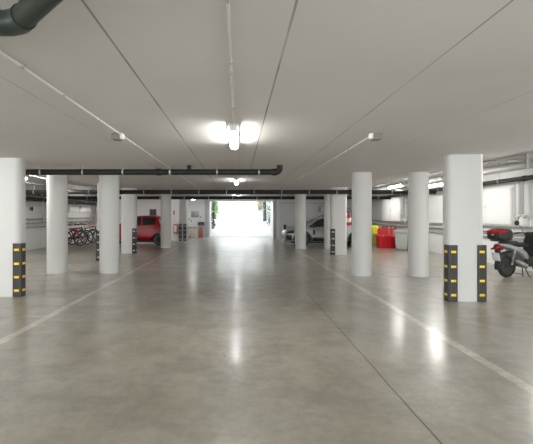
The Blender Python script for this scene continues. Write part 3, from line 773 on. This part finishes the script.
# ------------------------------------------------------------------ scooter
def scooter():
    t = thing('scooter', 'silver grey motor scooter with a black top box, parked at the right wall', 'scooter', (6.58, 9.80, 0), R(20))
    def two_wheel(x, name='wheel'):
        r = .292; o = MB().torus((0, 0, 0), r-.052, .052, 'Y', 36, 12).build(name, M['tyre'], t, loc=(x, 0, r))
        rm = MB(); rm.lathe([(.205, -.035), (.205, .035), (.188, .03), (.188, -.03)], (0, 0, 0), 'Y', 32)
        rm.lathe([(.045, -.06), (.045, .06)], (0, 0, 0), 'Y', 16)
        for k in range(5):
            rot = Matrix.Rotation(-2*PI*k/5, 3, 'Y'); mid = rot @ Vector((.115, 0, 0)); rm.box((mid.x, 0, mid.z), (.16, .025, .032), .006, rot, 1)
        rm.build('rim', M['rim'], o)
        MB().lathe([(.09, -.052), (.09, -.047), (.05, -.047), (.05, -.052)], (0, 0, 0), 'Y', 24).build('brake_disc', M['darksteel'], o)
    two_wheel(0); two_wheel(1.22)
    # silver tail fairing sweeping up to the rear
    MB().loft([(-.33, 0, .815, .07, .025), (-.22, 0, .80, .12, .045), (-.02, 0, .76, .155, .06), (.18, 0, .70, .18, .075), (.36, 0, .62, .185, .10), (.50, 0, .52, .17, .13), (.60, 0, .43, .14, .14)], 24, 2.8).build('tail_fairing', M['silver'], t)
    MB().loft([(-.05, 0, .58, .07, .07), (.15, 0, .50, .10, .15), (.40, 0, .42, .13, .17), (.55, 0, .36, .14, .14)], 18).build('engine_case', M['darksteel'], t)
    MB().loft([(-.16, 0, .840, .10, .035), (0, 0, .850, .14, .055), (.22, 0, .835, .155, .055), (.30, 0, .80, .15, .06), (.50, 0, .79, .13, .055), (.66, 0, .77, .09, .04)], 22, 3).build('seat', M['seat'], t)
    # swing arm, shock
    MB().tube([(0, -.10, .292), (.28, -.11, .34), (.45, -.08, .36)], .028, 10).build('swing_arm', M['darksteel'], t)
    mb = MB(); mb.tube([(.02, -.12, .33), (.10, -.14, .68)], .016, 8)
    for k in range(9): mb.torus((.025+.0085*k, -.122-.002*k, .37+.033*k), .032, .008, 'Z', 14, 5)
    mb.build('shock_absorber', M['steel'], t)
    ex = MB(); ex.tube([(-.02, -.24, .43), (.05, -.24, .41), (.34, -.23, .29), (.38, -.22, .275)], [.03, .060, .060, .035], 18); ex.tube([(.38, -.22, .275), (.55, -.12, .22), (.66, -.03, .26)], .02, 10)
    ex = ex.build('exhaust', M['steel'], t)
    MB().box((.20, -.305, .345), (.22, .012, .075), .004, Matrix.Rotation(R(22), 3, 'Y')).build('heat_shield', M['steel'], ex)
    # rear mudguard, lamps and plate
    mb = MB(); rings = []
    for k in range(9):
        a = R(75+k*15); rr = .335
        c = Vector((rr*math.cos(a), 0, .292+rr*math.sin(a))); ro = Vector((math.cos(a), 0, math.sin(a)))
        rings.append([c+Vector((0, w, 0))+ro*h for w, h in ((-.075, -.03), (-.06, .008), (.06, .008), (.075, -.03), (.055, -.012), (-.055, -.012))])
    mb.rings(rings); mb.build('rear_mudguard', M['black'], t)
    MB().box((-.30, 0, .63), (.10, .10, .34), .02, Matrix.Rotation(R(-18), 3, 'Y')).build('plate_bracket', M['black'], t)
    MB().box((-.36, 0, .52), (.012, .19, .20), .004, Matrix.Rotation(R(-14), 3, 'Y')).build('number_plate', M['plate'], t)
    MB().loft([(-.39, 0, .745, .05, .04), (-.36, 0, .745, .08, .065), (-.28, 0, .755, .10, .07), (-.20, 0, .77, .10, .05)], 18).build('tail_lamp', M['tail'], t)
    for s_ in (-1, 1):
        MB().loft([(-.37, s_*.12, .70, .015, .015), (-.33, s_*.12, .70, .028, .024), (-.26, s_*.11, .72, .022, .02)], 12).build('indicator', M['tail'], t)
    # luggage rack and top box
    mb = MB()
    for s_ in (-1, 1): mb.tube([(.02, s_*.10, .86), (-.12, s_*.11, .90), (-.40, s_*.11, .905)], .012, 8)
    mb.tube([(-.40, -.11, .905), (-.40, .11, .905)], .012, 8); mb.tube([(-.2, -.11, .903), (-.2, .11, .903)], .012, 8)
    mb.build('luggage_rack', M['black'], t)
    tb = MB().loft([(-.47, 0, 1.045, .11, .06), (-.44, 0, 1.05, .17, .12), (-.36, 0, 1.055, .20, .148), (-.22, 0, 1.055, .205, .155), (-.06, 0, 1.05, .195, .148), (.0, 0, 1.045, .16, .115), (.025, 0, 1.04, .10, .07)], 28, 3.4).build('top_box', M['black'], t)
    MB().loft([(-.485, 0, 1.12, .11, .034), (-.455, 0, 1.125, .173, .045), (-.37, 0, 1.13, .203, .052), (-.26, 0, 1.135, .206, .048), (-.21, 0, 1.135, .195, .034)], 28, 3.4).build('reflector', M['redlens'], tb)
    MB().box((-.475, 0, 1.055), (.02, .05, .03), .006).build('latch', M['alloy'], tb)
    # floorboard, leg shield, front
    MB().loft([(.50, 0, .34, .17, .09), (.70, 0, .30, .20, .06), (.92, 0, .31, .19, .07), (1.0, 0, .36, .17, .10)], 22, 3.2).build('floorboard', M['black'], t)
    MB().loft([(.46, 0, .44, .15, .12), (.62, 0, .43, .17, .13), (.74, 0, .40, .16, .10)], 18, 3).build('side_cover', M['black'], t)
    # leg shield built as a loft going upwards
    mb = MB(); rings = []
    for z, xc, hw, th in ((.30, 1.02, .15, .05), (.45, 1.01, .20, .06), (.62, .985, .215, .06), (.80, .955, .19, .06), (.93, .925, .14, .07), (1.0, .91, .10, .06)):
        rings.append([(xc+th*math.sin(2*PI*j/20)-.10*abs(math.cos(2*PI*j/20))**2, hw*math.cos(2*PI*j/20), z) for j in range(20)])
    mb.rings(rings); mb.build('leg_shield', M['black'], t)
    MB().loft([(.76, 0, 1.04, .10, .04), (.84, 0, 1.05, .15, .065), (.95, 0, 1.03, .14, .08), (1.02, 0, 1.0, .09, .06)], 20).build('cowl', M['black'], t)
    hb = MB()
    for s_ in (-1, 1): hb.tube([(.88, 0, 1.06), (.84, s_*.18, 1.09), (.76, s_*.31, 1.06)], .014, 8)
    hb = hb.build('handlebar', M['darksteel'], t)
    for s_ in (-1, 1):
        MB().tube([(.80, s_*.24, 1.076), (.74, s_*.345, 1.053)], .02, 10).build('grip', M['black'], hb)
        MB().tube([(.82, s_*.20, 1.085), (.86, s_*.36, 1.06)], .007, 6).build('brake_lever', M['steel'], hb)
        mr = MB().tube([(.84, s_*.18, 1.09), (.84, s_*.22, 1.20), (.80, s_*.30, 1.30)], .007, 6).build('mirror', M['black'], t)
        mm = MB().lathe([(.055, -.012), (.065, 0), (.055, .012), (.01, .018)], (0, 0, 0), 'X', 16).build('mirror_glass', M['black'], mr)
        mm.location = (.80, s_*.31, 1.32)
    for s_ in (-1, 1):
        MB().tube([(1.03, s_*.075, .70), (1.22, s_*.075, .30)], .022, 10).build('fork', M['darksteel'], t)
    mb = MB(); rings = []
    for k in range(8):
        a = R(20+k*18); rr = .325; c = Vector((1.22+rr*math.cos(a), 0, .292+rr*math.sin(a))); ro = Vector((math.cos(a), 0, math.sin(a)))
        rings.append([c+Vector((0, w, 0))+ro*h for w, h in ((-.085, -.05), (-.06, .01), (.06, .01), (.085, -.05), (.055, -.012), (-.055, -.012))])
    mb.rings(rings); mb.build('front_mudguard', M['silver'], t)
    MB().loft([(1.0, 0, .80, .10, .09), (1.07, 0, .80, .09, .08), (1.10, 0, .80, .05, .05)], 18).build('headlamp', M['lens'], t)
    MB().tube([(.42, -.12, .30), (.50, -.20, .04), (.54, -.22, .012)], .013, 8).build('side_stand', M['darksteel'], t)
    mb = MB()
    for s_ in (-1, 1): mb.tube([(.40, s_*.10, .28), (.36, s_*.15, .02)], .014, 8)
    mb.tube([(.37, -.14, .08), (.37, .14, .08)], .010, 8); mb.build('centre_stand', M['darksteel'], t)
    return t
scooter()

# ------------------------------------------------------------------ bicycles
def bicycle(label, loc, rz, col, lean=0.0, basket=False, rough=.35):
    t = thing('bicycle', label, 'bicycle', loc, rz, 'bicycles along the left wall')
    t.rotation_euler = (lean, 0, rz); t.scale = (1.1, 1.1, 1.12)
    pm = mat('bike paint '+label[:12], col, rough); r = .34
    for x in (-.52, .54):
        w = MB().torus((0, 0, 0), r-.028, .028, 'Y', 32, 8).build('wheel', M['tyre'], t, loc=(x, 0, r))
        rm = MB(); rm.torus((0, 0, 0), r-.05, .012, 'Y', 28, 6); rm.lathe([(.025, -.045), (.025, .045)], (0, 0, 0), 'Y', 10)
        for k in range(14):
            a = 2*PI*k/14; rm.tube([(.02*math.cos(a), .03*(1 if k % 2 else -1), .02*math.sin(a)), ((r-.05)*math.cos(a), 0, (r-.05)*math.sin(a))], .0025, 4)
        rm.build('rim', M['steel'], w)
    bb = (-.08, 0, .30); st = (-.24, 0, .78); hd0 = (.36, 0, .60); hd1 = (.32, 0, .80)
    mb = MB()
    mb.tube([bb, st], .026, 8); mb.tube([bb, hd0], .03, 8); mb.tube([(-.22, 0, .72), hd1], .025, 8); mb.tube([hd0, hd1], .03, 8)
    for s_ in (-1, 1):
        mb.tube([bb, (-.52, s_*.055, r)], .011, 6); mb.tube([(-.22, 0, .70), (-.52, s_*.055, r)], .010, 6)
    mb.build('frame', pm, t)
    fk = MB()
    for s_ in (-1, 1): fk.tube([(.37, s_*.02, .58), (.40, s_*.05, .52), (.54, s_*.055, r)], .012, 6)
    fk.build('fork', pm, t)
    MB().tube([(-.60+.06, 0, .66), (-.5, 0, .70), (-.36, 0, .66)], .02, 6).build('rear_mudguard', M['black'], t)
    MB().tube([st, (-.27, 0, .90)], .012, 8).build('seat_post', M['steel'], t)
    MB().loft([(-.42, 0, .925, .08, .03), (-.33, 0, .93, .075, .03), (-.2, 0, .925, .03, .022), (-.13, 0, .92, .015, .015)], 14).build('saddle', M['seat'], t)
    hb = MB(); hb.tube([hd1, (.30, 0, .98)], .013, 8)
    hb.tube([(.14, -.30, 1.0), (.27, -.20, 1.02), (.31, 0, .98), (.27, .20, 1.02), (.14, .30, 1.0)], .018, 8)
    hb = hb.build('handlebar', M['steel'], t)
    for s_ in (-1, 1): MB().tube([(.25, s_*.215, 1.017), (.13, s_*.307, 1.0)], .017, 8).build('grip', M['black'], hb)
    mud = MB(); mud.box((-.30, -.05, .325), (.46, .012, .09), .005); mud.build('chain_guard', M['black'], t)
    cr = MB(); cr.lathe([(.09, -.045), (.09, -.038)], (bb[0], 0, bb[2]), 'Y', 20)
    cr.tube([(bb[0], -.06, bb[2]), (bb[0]+.14, -.06, bb[2]-.09)], .01, 6); cr.tube([(bb[0], .06, bb[2]), (bb[0]-.14, .06, bb[2]+.09)], .01, 6)
    cr.tube([(bb[0], -.07, bb[2]), (bb[0], .07, bb[2])], .016, 8)
    cr.build('crankset', M['darksteel'], t)
    for s_, px, pz in ((-1, .14, -.09), (1, -.14, .09)): MB().box((bb[0]+px, s_*.11, bb[2]+pz), (.09, .09, .025), .005).build('pedal', M['black'], t)
    if basket:
        b = MB()
        for k in range(9):
            h = .76+k*.03
            b.tube([(.42, -.16, h), (.70, -.16, h), (.70, .16, h), (.42, .16, h), (.42, -.16, h)], .005, 5)
        for y_ in (-.16, -.05, .05, .16):
            b.tube([(.42, y_, 1.0), (.42, y_, .78), (.70, y_, .78), (.70, y_, 1.0)], .005, 5)
        b.build('basket', M['orange'], t)
    return t
bicycle('dark crimson bicycle parked first in the row by the left wall', (-8.22, 19.45, 0), R(50), (.36, .03, .08), R(3))
bicycle('black bicycle beside the crimson one in the row by the left wall', (-8.18, 20.2, 0), R(50), (.02, .02, .025), R(-4))
bicycle('pale grey bicycle in the middle of the row by the left wall', (-8.12, 20.95, 0), R(50), (.45, .45, .44), R(4))
bicycle('charcoal bicycle second from the far end of the row by the left wall', (-8.05, 21.7, 0), R(50), (.05, .055, .06), R(-3))
bicycle('pale green bicycle with an orange brown basket at the far end of the row', (-7.8, 22.95, 0), R(232), (.42, .45, .30), R(4), True)

# ------------------------------------------------------------------ bins, red cylinders, extinguisher
def wheelie_bin(label, loc, rz, w, d, h, body, lid, collar=False):
    t = thing('wheelie_bin', label, 'bin', loc, rz)
    mb = MB(); rings = []
    for z, f in ((.06, .80), (.10, .82), (h*.82, .98), (h*.84, 1.06), (h*.88, 1.06)):
        rings.append([(x, y, z) for x, y in rrect(-w/2*f, w/2*f, -d/2*f, d/2*f, .05, 4)])
    mb.rings(rings); mb.build('body', M[body], t)
    mb = MB(); rings = []
    for z, f in ((h*.885, 1.12), (h*.93, 1.13), (h*.97, 1.0), (h, .7)):
        rings.append([(x, y+(.04 if f < 1 else 0), z) for x, y in rrect(-w/2*f, w/2*f, -d/2*f, d/2*f, .05, 4)])
    mb.rings(rings); ld = mb.build('lid', M[lid], t)
    if collar:
        mb = MB(); rings = []
        for z, f in ((h*.58, .93), (h*.58, 1.0), (h*.84, 1.10), (h*.885, 1.10)):
            rings.append([(x, y, z) for x, y in rrect(-w/2*f, w/2*f, -d/2*f, d/2*f, .05, 4)])
        mb.rings(rings); mb.build('collar', M[lid], t)
    MB().tube([(-w*.4, d*.62, h*.9), (w*.4, d*.62, h*.9)], .018, 8).build('handle', M[lid], t)
    for s_ in (-1, 1):
        o = MB().lathe([(.05, -.025), (.10, -.025), (.10, .025), (.05, .025)], (0, 0, 0), 'X', 20).build('wheel', M['tyre'], t, loc=(s_*w*.44, d*.36, .10))
        MB().lathe([(.05, -.02), (.05, .02)], (0, 0, 0), 'X', 14).build('hub', M['boxgrey'], o)
    MB().tube([(-w*.42, d*.36, .10), (w*.42, d*.36, .10)], .012, 8).build('axle', M['steel'], t)
    return t
wheelie_bin('light grey wheeled bin right of the red tub, partly behind the outer round column', (7.22, 17.55, 0), R(-35), .56, .66, .90, 'bingrey', 'bingrey')
wheelie_bin('olive green wheeled bin with a bright yellow lid, left of the red cylinders', (7.14, 21.0, 0), R(0), .46, .50, .98, 'bingreen', 'binlid', True)

t = thing('gas_cylinder', '', 'cylinder', (6.90, 19.55, 0), 0, 'red cylinders by the right wall')
MB().lathe([(.078, 0), (.081, .02), (.081, .84), (.070, .89), (.04, .92), (.025, .93)], seg=20).build('body', M['ext'], t)
mb = MB(); mb.lathe([(.022, .92), (.022, .96), (.032, .965), (.032, .99), (.02, 1.0)], seg=14); mb.box((.02, 0, .975), (.06, .022, .022), .004); mb.build('valve', M['black'], t)
names = ('leftmost tall red cylinder with dark valve beside the yellow-lidded bin', 'second red cylinder from the left behind the red tub', 'middle red cylinder of the five behind the red tub',
         'fourth red cylinder from the left behind the red tub', 'rightmost red cylinder of the row, beside the grey bin')
t['label'] = names[0]
for k in range(1, 5): dup(t, (6.90+.17*k, 19.55-.06*k, 0), 0, names[k])
t = thing('red_tub', 'big bright red plastic tub on the floor in front of the red cylinders', 'tub', (6.92, 18.62, 0), R(-8))
mb = MB(); rings = []
for z, f in ((0, .93), (.02, .95), (.50, 1.0), (.52, 1.05), (.56, 1.05), (.56, .97), (.40, .95)):
    rings.append([(x, y, z) for x, y in rrect(-.44*f, .44*f, -.30*f, .30*f, .08, 5)])
mb.rings(rings); mb.build('body', M['redtub'], t)
mb = MB(); rings = []
for z, f in ((.565, 1.06), (.59, 1.06), (.62, .9), (.63, .5)):
    rings.append([(x, y, z) for x, y in rrect(-.44*f, .44*f, -.30*f, .30*f, .08, 5)])
mb.rings(rings); mb.build('lid', M['redtub'], t)
for x in (-.3, -.1, .1, .3): MB().box((x, -.305, .28), (.02, .02, .44), .004).build('rib', M['redtub'], t)
for s_ in (-1, 1): MB().box((s_*.22, -.325, .575), (.06, .02, .06), .004).build('latch', M['brass'], t)

t = thing('fire_extinguisher', 'red fire extinguisher with a curved hose hanging on the pier left of a round column', 'fire extinguisher', (4.285, 15.5, 1.13))
MB().lathe([(.065, 0), (.072, .01), (.075, .03), (.075, .36), (.06, .42), (.03, .45)], seg=24).build('body', M['ext'], t)
mb = MB(); mb.lathe([(.022, .44), (.022, .50)], seg=12); mb.box((.0, -.05, .51), (.03, .14, .02), .004); mb.box((.0, -.05, .54), (.03, .14, .015), .004, Matrix.Rotation(R(-10), 3, 'X')); mb.build('valve', M['darksteel'], t)
MB().tube([(-.03, -.02, .49), (-.075, -.04, .56), (-.05, -.07, .66), (.02, -.08, .67), (.075, -.08, .58), (.085, -.07, .42), (.085, -.06, .16)], .012, 8).build('hose', M['black'], t)
MB().lathe([(.0765, .12), (.0765, .27), (.075, .27), (.075, .12)], seg=24).build('band', M['whiteplastic'], t)
MB().box((-.085, 0, .25), (.03, .05, .34), .004).build('wall_bracket', M['clamp'], t)

# ------------------------------------------------------------------ light from the sky outside
w = bpy.data.worlds.new('World'); S.world = w; w.use_nodes = True
bg = w.node_tree.nodes['Background']; bg.inputs[0].default_value = (.91, .96, 1.0, 1); bg.inputs[1].default_value = 1.75
S.view_settings.view_transform = 'Standard'; S.view_settings.look = 'None'
S.view_settings.gamma = 1.0; S.view_settings.exposure = 2.05; S.view_settings.use_curve_mapping = False
S.cycles.max_bounces = 10; S.cycles.diffuse_bounces = 6
S.cycles.use_denoising = True
S.cycles.sample_clamp_indirect = 6.0
